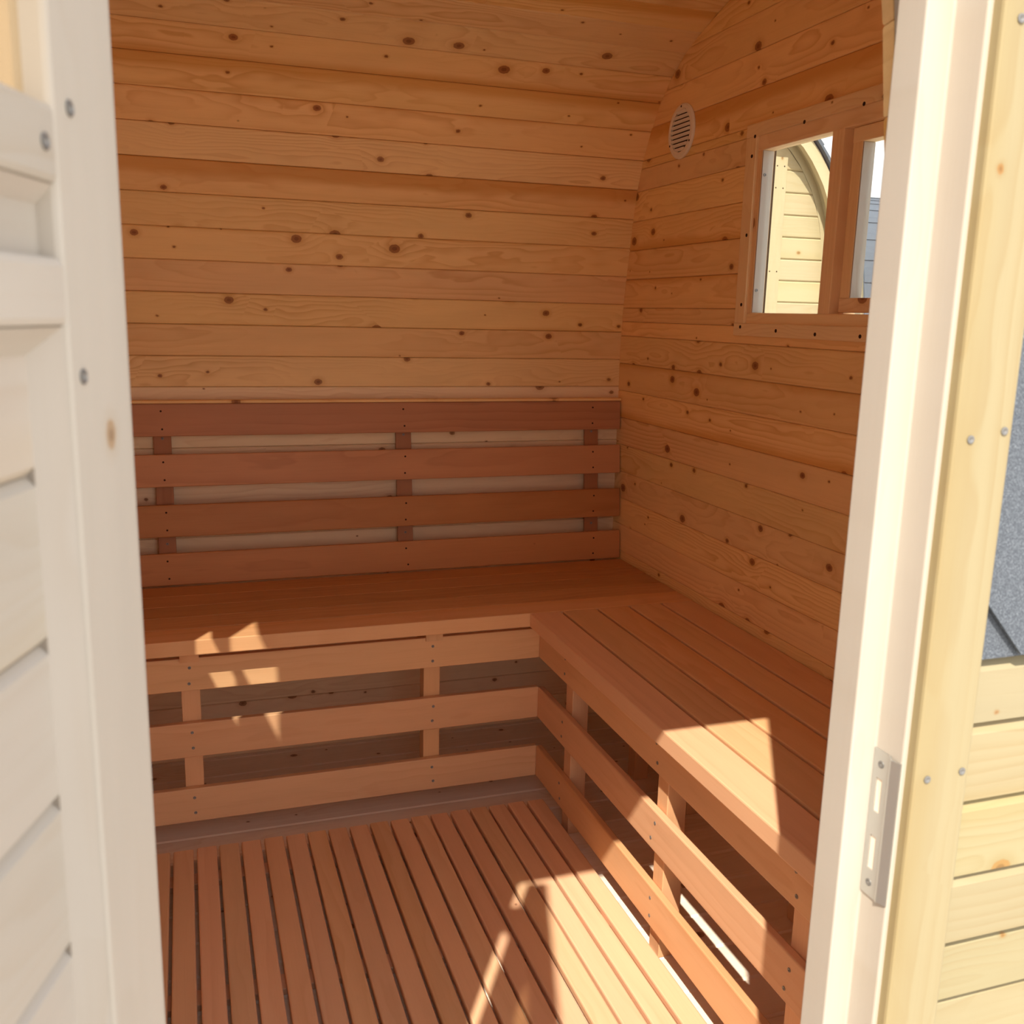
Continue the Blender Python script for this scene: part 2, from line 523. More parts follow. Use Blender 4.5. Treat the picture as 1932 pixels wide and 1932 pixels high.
# ------------------------------------------------------------------ end walls with a window opening each
HY0, HY1, HZ0, HZ1 = -0.200, -0.828, 1.302, 1.745
EZ = 1.174
def end_wall(name, X, inward, mat, HY0=HY0, HY1=HY1, HZ0=HZ0, HZ1=HZ1):
    """inward: +1 / -1 direction of the inner normal along X"""
    mb = MB()
    xa, xb = (X-inward*0.0160, X-inward*0.058)
    zs = [0.0]
    while zs[-1] < 2.10:
        zs.append(zs[-1]+0.045)
    for z0, z1 in zip(zs, zs[1:]):
        u0, u1 = half_u(z0)+0.014, half_u(z1)+0.014
        def quad(ya0, yb0, ya1, yb1, za, zb):
            mb.prism([(ya0, za), (yb0, za), (yb1, zb), (ya1, zb)], min(xa, xb), max(xa, xb), 0)
        def edge(z, sgn):
            f = (z-z0)/(z1-z0)
            return YC+sgn*(u0*(1-f)+u1*f)
        cuts = sorted(set([z0, z1]+[z for z in (HZ0, HZ1) if z0 < z < z1]))
        for a, b in zip(cuts, cuts[1:]):
            if HZ0-1e-6 <= a and b <= HZ1+1e-6:
                quad(edge(a, -1), HY1, edge(b, -1), HY1, a, b)
                quad(HY0, edge(a, 1), HY0, edge(b, 1), a, b)
            else:
                quad(edge(a, -1), edge(a, 1), edge(b, -1), edge(b, 1), a, b)
    w = structure(name, mb.mesh(name), DARK)
    def piece(ya0, yb0, ya1, yb1, za, zb):
        """y extents (larger, smaller) at bottom za and top zb"""
        zc, wd = (za+zb)/2, zb-za
        if inward < 0:      # normal -X, local x = -Y
            org, xd = V((X, ya0, zc)), V((0, -1, 0))
            l = (0, ya0-ya1)
            L = ya0-yb0
            r = (0, (ya0-yb1)-L)
        else:               # normal +X, local x = +Y
            org, xd = V((X, yb0, zc)), V((0, 1, 0))
            l = (0, yb1-yb0)
            L = ya0-yb0
            r = (0, (ya1-yb0)-L)
        me = plank(L, wd-0.0008, 0.0150, 0.0022, l=l, r=r)
        me.materials.append(mat)
        link('plank', me, None, w, frame(org, xd, V((inward, 0, 0))))
    k = math.floor(-EZ/PITCH)
    k = -int(EZ/PITCH)-1
    while EZ+k*PITCH < 2.15:
        z0, z1 = max(0.0, EZ+k*PITCH), min(2.150, EZ+(k+1)*PITCH)
        k += 1
        if z1-z0 < 0.02:
            continue
        ext = 0.004
        e = lambda z, s: YC+s*max(0.02, half_u(z)+ext)
        cuts = sorted(set([z0, z1]+[z for z in (HZ0, HZ1) if z0+0.004 < z < z1-0.004]))
        for a, b in zip(cuts, cuts[1:]):
            if HZ0-0.005 <= a and b <= HZ1+0.005:
                piece(e(a, 1), HY0, e(b, 1), HY0, a, b)
                piece(HY1, e(a, -1), HY1, e(b, -1), a, b)
            else:
                piece(e(a, 1), e(a, -1), e(b, 1), e(b, -1), a, b)
    return w

wall_right = end_wall('wall_right', XR, -1, SPRUCE)
wall_left = end_wall('wall_left', XL, 1, SPRUCE, -0.575, -1.035, 1.290, 1.835)  # opening for the added window

# ------------------------------------------------------------------ floor
floor = structure('floor', MB().box(XL-0.05, XR+0.05, -1.61, 0.53, -0.05, -0.0205).mesh('floor'), DARK)
fy = 0.045+0.1085*4
fme = plank(XR-XL, 0.1078, 0.020, 0.0045, name='floor_board')
fme.materials.append(FLOORW)
while fy > -1.47:
    link('floor_board', fme, None, floor, frame((XL, fy-0.05425, 0), (1, 0, 0), (0, 0, 1)))
    fy -= 0.1085
me = plank(XR-XL, 0.03, 0.02, 0.003, name='floor_board')
me.materials.append(FLOORW)
link('floor_board', me, None, floor, frame((XL, 0.479+0.0155, 0), (1, 0, 0), (0, 0, 1)))

# ------------------------------------------------------------------ window in the right wall
def board(par, p, q, zd, w, t, mat, ch=0.002, name='frame_board', ext=0):
    """bar from point p to q (centre line of its front face)"""
    p, q = V(p), V(q)
    me = bar((q-p).length, w, t, ch, name)
    me.materials.append(mat)
    return link(name, me, None, par, frame(p, (q-p), zd))

def window(name, X, s, label):
    """s = +1: outside lies at +X (right wall); s = -1: outside at -X"""
    n = V((-s, 0, 0))
    e = V((X, YC, 1.30))
    root = link(name, None, None, None, Matrix.Translation(e), kind='structure', label=label)
    xt = X-s*0.014              # face of the trim
    xf = X-s*0.006              # face of the frame
    y0, y1, zt, zb = -0.180, -0.848, 1.769, 1.279
    tw = 0.030
    B = lambda p, q, x, w, t, nm, mat=FRAMEW: board(root, (x, p[0], p[1]), (x, q[0], q[1]), n, w, t, mat, name=nm)
    B((y0, zt-tw/2), (y1, zt-tw/2), xt, tw, 0.0136, 'trim_board')
    B((y0, zb+tw/2), (y1, zb+tw/2), xt, tw, 0.0136, 'trim_board')
    B((y0-0.0215, zb+tw), (y0-0.0215, zt-tw), xt, 0.043, 0.0136, 'trim_board')
    B((y1+0.0215, zb+tw), (y1+0.0215, zt-tw), xt, 0.043, 0.0136, 'trim_board')
    D = 0.034
    zi0, zi1 = 1.334, 1.706
    B((-0.204, (zi1+1.744)/2), (-0.824, (zi1+1.744)/2), xf, 1.744-zi1, D, 'frame_board')
    B((-0.204, (zi0+1.303)/2), (-0.824, (zi0+1.303)/2), xf, zi0-1.303, D, 'frame_board')
    B((-0.2215, zi0), (-0.2215, zi1), xf, 0.035, D, 'frame_board')
    B((-0.8065, zi0), (-0.8065, zi1), xf, 0.035, D, 'frame_board')
    B((-0.5205, zi0), (-0.5205, zi1), xf, 0.039, D, 'mullion')
    # fixed pane (left, seen from inside)
    gx = X+s*0.009
    me = MB().box(min(gx, gx+s*0.004), max(gx, gx+s*0.004), -0.501, -0.239, zi0, zi1).mesh('glass_pane')
    link('glass_pane', me, GLASS, root)
    # hinged sash in the right half
    xs = X+s*0.006
    sa, sb, s0, s1 = -0.556, -0.787, 1.337, 1.7052
    sw = 0.030
    st = board(root, (xs, sa, s1-sw/2), (xs, sb, s1-sw/2), n, sw, 0.032, FRAMEW, name='sash')
    S = lambda p, q, nm='sash_board': board(st, (xs, p[0], p[1]), (xs, q[0], q[1]), n, sw, 0.032, FRAMEW, name=nm)
    S((sa, s0+sw/2), (sb, s0+sw/2))
    S((sa-sw/2, s0+sw), (sa-sw/2, s1-sw))
    S((sb+sw/2, s0+sw), (sb+sw/2, s1-sw))
    gx = X+s*0.024
    me = MB().box(min(gx, gx+s*0.004), max(gx, gx+s*0.004), sb+sw, sa-sw, s0+sw, s1-sw).mesh('glass_pane')
    link('glass_pane', me, GLASS, st)
    me = bar(s1-s0-2*sw-0.001, 0.028, 0.003, 0.0006, 'sash_lining')
    me.materials.append(PALE)  # added pale strip: sky light on the sash reveal put into its colour
    link('sash_lining', me, None, st, frame((X+s*0.0215, sa-sw-0.0031, s0+sw), (0, 0, 1), (0, -1, 0)))
    B((-0.548, zi0), (-0.548, zi1), X+s*0.018, 0.016, 0.03, 'sash_rebate')
    # lining inside the fixed opening, screwed through; sky light put into its pale colour
    me = bar(zi1-zi0-0.002, 0.029, 0.004, 0.001, 'jamb_lining')
    me.materials.append(PALE)
    link('jamb_lining', me, None, root, frame((X+s*0.0098, -0.243, zi0+0.001), (0, 0, 1), (0, -1, 0)))
    for zz in (1.651, 1.387):
        link('screw', SCREW_ME, None, root, frame((X+s*0.003, -0.2431, zz), (0, 0, 1), (0, -1, 0)))
    for y, z in [(-0.217, 1.739), (-0.410, 1.739), (-0.606, 1.740), (-0.80, 1.74), (-0.209, 1.696), (-0.210, 1.516), (-0.208, 1.353),
                 (-0.210, 1.300), (-0.363, 1.294), (-0.511, 1.290), (-0.66, 1.29)]:
        if y > -0.8:
            link('screw_hole', HOLE_BIG, None, root, frame((xt-s*0.0002, y, min(z, zt-.02 if z > 1.72 else 9)), (0, 0, 1), n))
    return root
window_1 = window('window_1', XR, 1, 'pale wood window with a fixed pane and a hinged sash in the right wall')

# added unseen left window: stepped panes shaped to cast the bench sun patches
def added_window_left():
    X = XL
    n = V((1, 0, 0))
    root = link('window_added', None, None, None, Matrix.Translation((X, -0.765, 1.23)), kind='structure', label='unseen wood window added in the left wall to cast small sun patches')
    xt, xf = X+0.014, X+0.004
    B = lambda p, q, x, w, t, nm: board(root, (x, p[0], p[1]), (x, q[0], q[1]), n, w, t, FRAMEW, name=nm)
    ha, hb, hc, hd = -0.576, -1.034, 1.291, 1.834
    T = 0.012
    B((-.54, 1.850), (-1.07, 1.850), xt, .036, .0136, 'trim_board')
    B((-.54, 1.275), (-1.07, 1.275), xt, .036, .0136, 'trim_board')
    B((-.558, 1.293), (-.558, 1.832), xt, .036, .0136, 'trim_board')
    B((-1.052, 1.293), (-1.052, 1.832), xt, .036, .0136, 'trim_board')
    la, lb, lc, ld = -0.618, -0.735, 1.322, 1.466          # lower pane
    ua, ub, uc, ud = -0.748, -0.900, 1.505, 1.726          # upper pane
    B((ha, (ud+hd)/2), (hb, (ud+hd)/2), xf, hd-ud, T, 'frame_board')
    B((ha, (lc+hc)/2), (hb, (lc+hc)/2), xf, lc-hc, T, 'frame_board')
    B((ha, (ld+uc)/2), (hb, (ld+uc)/2), xf, uc-ld, T, 'cross_rail')
    B(((la+ha)/2, lc), ((la+ha)/2, ld), xf, ha-la, T, 'frame_board')
    B(((lb+hb)/2, lc), ((lb+hb)/2, ld), xf, lb-hb, T, 'frame_board')
    B(((ua+ha)/2, uc), ((ua+ha)/2, ud), xf, ha-ua, T, 'frame_board')
    B(((ub+hb)/2, uc), ((ub+hb)/2, ud), xf, ub-hb, T, 'frame_board')
    for a, b, p, q in ((lc, ld, lb, la), (uc, ud, ub, ua)):
        me = MB().box(X-.005, X-.001, p, q, a, b).mesh('glass_pane')
        link('glass_pane', me, GLASS, root)
added_window_left()

# ------------------------------------------------------------------ door frame
def jamb(name, pts, z0, z1, label):
    me = MB().prism(pts, z0, z1, 2).mesh(name)
    # grain along z: rebuild in a local frame whose X is world Z
    Mx = frame((pts[0][0], pts[0][1], z0), (0, 0, 1), (0, -1, 0))
    inv = Mx.inverted()
    for v in me.vertices:
        v.co = inv @ v.co
    o = link(name, me, PALE, None, Mx, kind='structure', label=label)
    b = o.modifiers.new('bevel', 'BEVEL')
    b.width = 0.002
    b.segments = 2
    return o
c = 0.029
trim_1 = jamb('trim_1', [(DX1, JY0), (DX1, JYS), (DX1+c, JYS), (DX1+c, JY1), (DX1+0.062, JY1), (DX1+0.062, JY0)], -0.02, Z_LINTEL+0.06,
              'right door jamb of pale wood with a steel strike plate')
trim_2 = jamb('trim_2', [(DX0, JY0), (DX0-0.062, JY0), (DX0-0.062, JY1), (DX0-c, JY1), (DX0-c, JYS), (DX0, JYS)], -0.02, Z_LINTEL+0.06,
              'left door jamb of pale wood behind the open door')
pts = [(JY0, Z_LINTEL-c), (JY0, Z_LINTEL+0.06), (JY1, Z_LINTEL+0.06), (JY1, Z_LINTEL), (JYS, Z_LINTEL), (JYS, Z_LINTEL-c)]
me = MB().prism(pts, 0, (DX1-DX0)+0.0, 0).mesh('trim_3')
trim_3 = link('trim_3', me, PALE, None, Matrix.Translation((DX0, 0, 0)), kind='structure', label='head of the door frame')
# casings on the outside face
def casing(par, p, q, w, ww=0.018, zd=(0, -1, 0)):
    return board(par, p, q, zd, w, 0.020, YELLOW, 0.003, 'casing')
casR = casing(trim_1, (-0.2015, -1.630, -0.02), (-0.2015, -1.630, 1.81), 0.065)
casL = casing(trim_2, (-0.946, -1.630, -0.02), (-0.946, -1.630, 1.81), 0.072)
casing(trim_3, (-0.909, -1.630, 1.7665), (-0.2345, -1.630, 1.7665), 0.085)
for x, z in [(-.216, 1.219), (-.179, 1.226), (-.219, .893), (-.178, .896), (-.216, 1.564), (-.180, 1.57), (-.217, .56), (-.180, .565)]:
    link('screw', SCREW_ME, None, trim_1, frame((x, -1.6303, z), (1, 0, 0), (0, -1, 0)))
# curved reveals between the frame and the leaning wall
def reveal(par, x0, x1, name='reveal_board'):
    mb = MB()
    zs = [0.0+i*0.06 for i in range(30)]
    pts = [(JY0-0.005, z) for z in zs]+[(YC-half_u(z)-0.0155, z) for z in zs[::-1]]
    for z0, z1 in zip(zs, zs[1:]):
        a, b = YC-half_u(z0)-0.0155, YC-half_u(z1)-0.0155
        mb.prism([(JY0-0.005, z0), (a, z0), (b, z1), (JY0-0.005, z1)], x0, x1, 0)
    me = mb.mesh(name)
    Mx = frame((x0, JY0, 0), (0, 0, 1), (1, 0, 0))
    inv = Mx.inverted()
    for v in me.vertices:
        v.co = inv @ v.co
    link(name, me, PALE, par, Mx)
reveal(trim_1, DX1+0.032, DX1+0.062)
reveal(trim_2, DX0-0.062, DX0-0.032)
me = MB().prism([(JY1+0.005, Z_LINTEL+0.045), (YC-half_u(1.74)-0.03, Z_LINTEL+0.03), (YC-half_u(1.80)-0.03, 1.83), (JY1+0.005, 1.81)], 0, DX1-DX0+0.18, 0).mesh('head_filler')
link('head_filler', me, PALE, trim_3, Matrix.Translation((DX0-0.09, 0, 0)))
me = bar(DX1-DX0+0.05, 0.13, 0.03, 0.003, 'threshold')
me.materials.append(PALE)
link('threshold', me, None, trim_3, frame((DX0-0.025, -1.555, 0.005), (1, 0, 0), (0, 0, 1)))

# strike plate on the rebate face of the right jamb
def strike():
    X0 = DX1+c
    Mx = frame((X0, -1.599, 0.829), (0, 0, 1), (-1, 0, 0))   # local x up, z out of the jamb
    yd = (Mx.to_3x3() @ V((0, 1, 0))).y
    sg = 1 if yd > 0 else -1          # sg*y runs towards the inside
    L, zt = 0.078, 0.0018
    ys = [-0.0035, 0.0030, 0.0115, 0.0180]      # flat part, inside end last
    xs = [-L, -0.049, -0.013, 0.013, 0.049, L]
    mb = MB()
    for i in range(5):
        for j in range(3):
            if i in (1, 3) and j == 1:
                continue
            a, b = sorted((sg*ys[j], sg*ys[j+1]))
            mb.box(xs[i], xs[i+1], a, b, 0.0006, zt)
    # bent lip towards the outside, rounded at its end
    pr = [(-0.0035, zt), (-0.0062, zt+0.0020), (-0.0085, zt+0.0024), (-0.0186, zt-0.0008)]
    for k in range(3):
        (a, ha), (b, hb) = pr[k], pr[k+1]
        q = [(sg*a, ha), (sg*b, hb), (sg*b, hb-0.0012), (sg*a, ha-0.0012)]
        mb.prism(q, -L+0.001*k, L-0.001*k, 0)
    plate = link('strike_plate', mb.mesh('strike_plate'), STEEL, trim_1, Mx, label='galvanised steel strike plate with two bolt holes')
    for xx in (-0.064, 0.064):
        link('screw', SCREW_ME, None, plate, Mx @ Matrix.Translation((xx, sg*0.007, zt-0.0002)))
    for xx in (-0.031, 0.031):
        me = MB().box(xx-0.018, xx+0.018, *sorted((sg*0.003, sg*0.0115)), 0.0, 0.0005).mesh('bolt_recess')
        link('bolt_recess', me, FLOORW, plate, Mx)
strike()

# ------------------------------------------------------------------ the open door
TH = math.radians(17.34)
dd = V((-math.sin(TH), -math.cos(TH), 0))
dn = V((math.cos(TH), -math.sin(TH), 0))
HI = V((-0.902, -1.733, 0))
door = link('door_1', None, None, None, frame(HI, dd, (0, 0, 1)), kind='structure', label='open pale spruce plank door with a glazed upper panel')
DW, DT, DZ0, DZ1 = 0.66, 0.048, 0.015, 1.848
def dpt(x, z, off=0.0):
    return HI + dd*x + dn*off + V((0, 0, z))
def dboard(x0, z0, x1, z1, w, off=0.0, t=DT, name='stile', ch=0.003, mat=PALE):
    return board(door, dpt(x0, z0, off), dpt(x1, z1, off), dn, w, t, mat, ch, name)
SW = 0.077
dboard(SW/2, DZ0, SW/2, DZ1, SW)
dboard(DW-SW/2, DZ0, DW-SW/2, DZ1, SW)
for a, b in ((1.371, 1.406), (1.308, 1.339), (DZ1-0.08, DZ1), (DZ0, DZ0+0.09)):
    dboard(SW, (a+b)/2, DW-SW, (a+b)/2, b-a, name='rail', ch=0.004)
# lining strip in the groove between the two rails
dboard(SW, 1.3545, DW-SW, 1.3545, 0.033, -0.010, 0.02, 'plank', 0.001)
# chamfered beads at the panel edge
def bead(x0, z0, x1, z1, zdir):
    p, q = dpt(x0, z0), dpt(x1, z1)
    L = (q-p).length
    xd = (q-p).normalized()
    # triangular section sloping from the face to the recessed panel
    M = frame(p, xd, dn)
    y = (M.to_3x3() @ V((0, 1, 0)))
    s = 1 if y.dot(zdir) > 0 else -1
    pr = [(0, -0.002), (s*0.013, -0.014), (0, -0.030)]
    me = MB().prism(pr, 0, L, 0).mesh('bead')
    link('bead', me, PALE, door, M)
bead(SW, 1.308, DW-SW, 1.308, V((0, 0, -1)))
bead(SW, 1.371, DW-SW, 1.371, V((0, 0, -1)))
bead(SW, DZ0+0.09, SW, 1.308, dd)
bead(DW-SW, DZ0+0.09, DW-SW, 1.308, -dd)
zt = 1.3195
zz = 1.235
tops = [1.307]+[1.239-0.0827*i for i in range(16)]
for a, b in zip(tops, tops[1:]):
    lo = max(b, DZ0+0.088)
    if a-lo < 0.01:
        continue
    # V-grooved boards, short of the stiles
    p = dpt(SW+0.012, (a+lo)/2, -0.014)
    me = plank(DW-2*SW-0.024, a-lo-0.0006, 0.020, 0.0045, name='plank')
    me.materials.append(PALE)
    link('plank', me, None, door, frame(p, dd, dn))
me = MB().box(SW+0.0, DW-SW, 0.012, 0.016, 1.406, DZ1-0.08).mesh('glass_pane')
Mx = frame(HI, dd, (0, 0, 1))
for v in me.vertices:      # local y of that frame is the outward side of the leaf
    pass
sgn = 1 if (Mx.to_3x3() @ V((0, 1, 0))).dot(dn) < 0 else -1
for v in me.vertices:
    v.co.y *= sgn
link('glass_pane', me, BRONZE, door, Mx)
for x, z in [(0.059, 1.407), (0.087, 1.388), (0.063, 1.284)]:
    link('screw', SCREW_ME, None, door, frame(dpt(x, z, 0.0001), dd, dn))
# hinges (barrel and two leaves)
def hinge(z):
    mb = MB()
    cx, cy = -0.927, -1.678
    n = 12
    r = 0.012
    mb.prism([(cx+r*math.cos(2*math.pi*i/n), cy+r*math.sin(2*math.pi*i/n)) for i in range(n)], z-0.045, z+0.045, 2)
    mb.box(cx-0.012, cx-0.006, -1.722, cy, z-0.04, z+0.04)
    mb.box(cx-0.006, cx+0.000, cy, -1.631, z-0.04, z+0.04)
    link('hinge', mb.mesh('hinge'), STEEL, door)
for z in (1.62, 0.90, 0.25):
    hinge(z)

# ------------------------------------------------------------------ benches
def thing(name, loc, label, cat, group=None):
    o = link(name, None, None, None, Matrix.Translation(loc), label=label, category=cat)
    if group:
        o['group'] = group
    return o

def part(par, p, q, zd, w, t, mat, name, ch=0.002):
    return board(par, p, q, zd, w, t, mat, ch, name)

G = 0.0833
ZT = [0.158+k*(0.088+G+0.0001) for k in range(3)]       # fascia tops: 0.158, 0.3293, 0.5006
SEAT = 0.555
ST = 0.037
FT = 0.017
bench_a = thing('sauna_bench', (-0.39, 0.2, 0), 'reddish wooden bench running along the back wall under the backrest', 'bench', 'slatted benches')
bx0, bx1 = XL+0.004, XR-0.004
for i in range(5):
    y0 = -0.0467+i*0.0948
    w = 0.0948-(0.0025 if i else 0.003)
    part(bench_a, (bx0, y0+w/2, SEAT), (bx1, y0+w/2, SEAT), (0, 0, 1), w, ST, ALDER_SHADED if i else ALDER, 'seat_slat', 0.0022)
LEGX = [-0.8915, -0.292]
for zt in ZT:
    fw = 0.0825 if zt > 0.45 else 0.088
    zt = zt-0.088+fw
    f = part(bench_a, (bx0, 0.0, zt-fw/2), (-0.0006, 0.0, zt-fw/2), (0, -1, 0), fw, FT, ALDER, 'fascia_board')
    for lx in LEGX:
        for dz in (-0.020, 0.020):
            link('screw', SCREW_ME, None, f, frame((lx+random.uniform(-.003, .003), -0.0001, zt-0.044+dz), (1, 0, 0), (0, -1, 0)))
for lx in LEGX+[0.335]:
    part(bench_a, (lx, FT+0.0006, 0.078 if lx < 0.2 else 0.001), (lx, FT+0.0006, 0.468), (0, -1, 0), 0.044, 0.044, ALDER, 'leg')
    me = MB().box(-0.022, 0.022, 0.0182, 0.42, 0.469, 0.5176).box(-0.022, 0.022, -0.009, 0.0182, 0.4962, 0.5176).box(-0.022, 0.022, -0.009, -0.0004, 0.488, 0.4962).mesh('bearer')
    Mx = frame((0, 0, 0), (0, 1, 0), (0, 0, 1))
    inv = Mx.inverted()
    for v in me.vertices:
        v.co = inv @ v.co
    link('bearer', me, ALDER, bench_a, Matrix.Translation((lx, 0, 0)) @ Mx)

bench_b = thing('sauna_bench', (0.2, -0.8, 0), 'reddish wooden bench along the right wall with sunlit front slats', 'bench', 'slatted benches')
yb0, yb1 = -0.0500, -1.505
xe = [-0.0467, 0.0445, 0.1450, 0.2390, 0.3365, 0.4295]
for i in range(5):
    a, b = xe[i], xe[i+1]-(0.0075 if i < 4 else 0)
    part(bench_b, ((a+b)/2, yb0, SEAT), ((a+b)/2, yb1, SEAT), (0, 0, 1), b-a, ST, ALDER, 'seat_slat', 0.003)
LEGY = [-0.180, -0.691, -1.164]
for zt in ZT:
    f = part(bench_b, (0.0, -0.0006+0.0006, zt-0.044), (0.0, yb1+0.012, zt-0.044), (-1, 0, 0), 0.088, FT, ALDER, 'fascia_board', 0.003)
    for ly in LEGY:
        for dz in (-0.021, 0.019):
            link('screw', SCREW_ME, None, f, frame((-0.0001, ly+random.uniform(-.008, .008), zt-0.044+dz), (0, 1, 0), (-1, 0, 0)))
for ly in LEGY:
    part(bench_b, (FT+0.0226, ly-0.022, 0.001), (FT+0.0226, ly-0.022, 0.468), (0, -1, 0), 0.044, 0.044, ALDER, 'leg')
    part(bench_b, (0.385, ly-0.022, 0.001), (0.385, ly-0.022, 0.468), (0, -1, 0), 0.044, 0.044, ALDER, 'leg')
    part(bench_b, (FT+0.001, ly, 0.5176), (0.43, ly, 0.5176), (0, 0, 1), 0.044, 0.048, ALDER, 'bearer')

# ------------------------------------------------------------------ backrest
backrest = thing('backrest', (-0.39, 0.48, SEAT), 'reddish slatted backrest of four boards leaning on the back wall', 'backrest')
pz, py = 0.557, 0.4290
qz, qy = 1.057, 0.4785
def bk(z):
    return py+(qy-py)*(z-pz)/(qz-pz)
tv = V((0, qy-py, qz-pz)).normalized()
bn = V((0, -tv.z, tv.y))
BX0, BX1 = XL+0.006, XR-0.005
POSTX = [-0.938, -0.2665, 0.3365]
for z1 in (1.057, 0.919, 0.781, 0.6465):
    z0 = z1-0.089
    zm = (z0+z1)/2
    s = part(backrest, (BX0, bk(zm), zm), (BX1, bk(zm), zm), bn, 0.0893, 0.016, ALDER_SHADED, 'back_slat', 0.003)
    for x in POSTX:
        for dz in (-0.025, 0.024):
            P = V((x+random.uniform(-.003, .003), bk(zm), zm)) + tv*dz + bn*0.0002
            link('screw_hole', HOLE_ME, None, s, frame(P, (1, 0, 0), bn))
for x in POSTX:
    a = V((x, bk(0.556), 0.556)) - bn*0.0165
    b = V((x, bk(1.050), 1.050)) - bn*0.0165
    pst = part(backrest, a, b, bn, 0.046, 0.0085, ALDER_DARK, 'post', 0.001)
    for z in (0.962, 0.672):
        link('screw', SCREW_ME, None, pst, frame(V((x, bk(z), z))-bn*0.0164, (1, 0, 0), bn))
part(backrest, (BX0, 0.4840, 1.0655), (BX1, 0.4840, 1.0655), (0, 0, 1), 0.030, 0.008, SPRUCE, 'cap_strip', 0.002)

# ------------------------------------------------------------------ duckboard
mat_ = thing('duckboard', (-0.5, -0.8, 0), 'reddish slatted duckboard lying on the floor between the benches', 'floor mat')
PX = 0.05287
me = bar(1.37, 0.0456, 0.018, 0.0035, 'slat')
me.materials.append(ALDER_PALE)
me2 = None
for i in range(-5, 18):
    x0 = -0.9470+i*PX+random.uniform(-.0012, .0012)
    link('slat', me, None, mat_, frame((x0+0.0228, -0.0665+random.uniform(-.002, .002), 0.034), (0, -1, 0), (0, 0, 1)))
for y in (-0.165, -0.58, -1.00, -1.40):
    part(mat_, (-1.195, y, 0.0158), (-0.03, y, 0.0158), (0, 0, 1), 0.045, 0.0150, ALDER_PALE, 'batten')

# ------------------------------------------------------------------ air vent
vent = thing('air_vent', (XR, 0.172, 1.813), 'round beige louvred air vent on the right wall above the back corner', 'vent')
VM = frame((XR-0.0003, 0.172, 1.813), (0, 1, 0), (-1, 0, 0))
yv = (VM.to_3x3() @ V((0, 1, 0))).z
sgv = 1 if yv > 0 else -1
RV = 0.0715
n = 48
vs, fs = [], []
prof = [(RV, 0.0), (RV, 0.003), (RV-0.004, 0.0065), (RV-0.012, 0.0075), (RV-0.0175, 0.0065), (RV-0.0175, 0.0)]
for r, h in prof:
    vs += [(r*math.cos(2*math.pi*i/n), r*math.sin(2*math.pi*i/n), h) for i in range(n)]
for k in range(len(prof)-1):
    fs += [(k*n+i, k*n+(i+1) % n, (k+1)*n+(i+1) % n, (k+1)*n+i) for i in range(n)]
link('rim', new_mesh('rim', vs, fs), VENT, vent, VM)
link('backing', disc(RV-0.0165, 0.001, 48, 'backing'), HOLE, vent, VM)
ri = RV-0.0170
for k in range(9):
    yy = (k-4)*0.0120
    hwid = math.sqrt(max(1e-6, ri*ri-yy*yy))
    if hwid < 0.018:
        continue
    up = sgv
    # each louvre is a shallow tilted blade
    up = -up
    sec = [(yy+up*0.0026, 0.0022), (yy+up*0.0024, 0.0036), (yy-up*0.0044, 0.0088), (yy-up*0.0052, 0.0066)]
    me = MB().prism(sec, -hwid, hwid, 0).mesh('louvre')
    link('louvre', me, VENT, vent, VM)
for a in (90, 210, 330):
    r = RV-0.0085
    link('screw_hole', disc(0.0030, 0.0004, 10, 'screw_hole'), HOLE, vent, VM @ Matrix.Translation((r*math.cos(math.radians(a)), sgv*r*math.sin(math.radians(a)), 0.0074)))

# ------------------------------------------------------------------ outside of the front wall: boards and shingles
def cladding(x0, x1):
    zc = [0.998, 0.931, 0.8465, 0.762, 0.6845, 0.609]+[0.533-0.076*i for i in range(10)]
    for i, (a, b) in enumerate(zip(zc, zc[1:])):
        if b < -0.14:
            break
        y = -1.606+max(0.0, 0.77-a)*0.10
        me = plank(x1-x0, a-b, 0.020, 0.013, 0.0, name='cladding_board')
        me.materials.append(YELLOW)
        link('cladding_board', me, None, wall_front, frame((x0, y, (a+b)/2), (1, 0, 0), (0, -1, 0)))
cladding(-0.225, XR+0.05)
cladding(XL-0.05, -0.984)

def shingle_mesh(w, h, t=0.004):
    pr = [(-w/2+0.0015, h*0.55), (-w/4, 0.0), (w/4, 0.0), (w/2-0.0015, h*0.55), (w/2-0.0015, h*1.6), (-w/2+0.0015, h*1.6)]
    return MB().prism(pr, 0, t, 2).mesh('shingle')
SH = shingle_mesh(0.30, 0.145)
SH.materials.append(SHINGLE)
SHH = MB().prism([(-0.0735, 0.0), (-0.0005, 0.0), (0.0735, 0.08), (0.0735, 0.232), (-0.0735, 0.232)], 0, 0.004, 2).mesh('shingle')
SHH.materials.append(SHINGLE)
def shingles(x0, x1, off, lim=-9):
    rows = 6
    for r in range(rows):
        s = ARC[-1]-arc_of_z(1.004)-r*0.145
        p, q = arc_pt(s), arc_n(s)
        a, b = arc_pt(s), arc_pt(s-0.20)
        t = (b-a).normalized()
        nrm = V((0, -q.x, -q.y))
        updir = V((0, t.x, t.y))
        xd = updir.cross(nrm)
        xd = V((1, 0, 0)) if xd.x > 0 else V((-1, 0, 0))
        zz = V((0, -q.x, -q.y))
        x = x0+(0.15 if r % 2 else 0.0)+0.15
        if r % 2:
            cells = [(x0+0.075, SHH)]
        else:
            cells = []
        while x < x1:
            cells.append((x, SH))
            x += 0.30
        for x, msh in cells:
            P = V((x, p.x, p.y)) + zz*(0.078+0.0030)
            fr = frame(P, (1, 0, 0), zz)
            if (fr.to_3x3() @ V((0, 1, 0))).z < 0:
                fr = frame(P, (-1, 0, 0), zz)
            # lower edges lie over the row beneath
            fr = fr @ Matrix.Rotation(math.radians(1.2), 4, 'X')
            if x+0.15 < x1+0.16:
                link('shingle', msh, None, wall_front, fr)
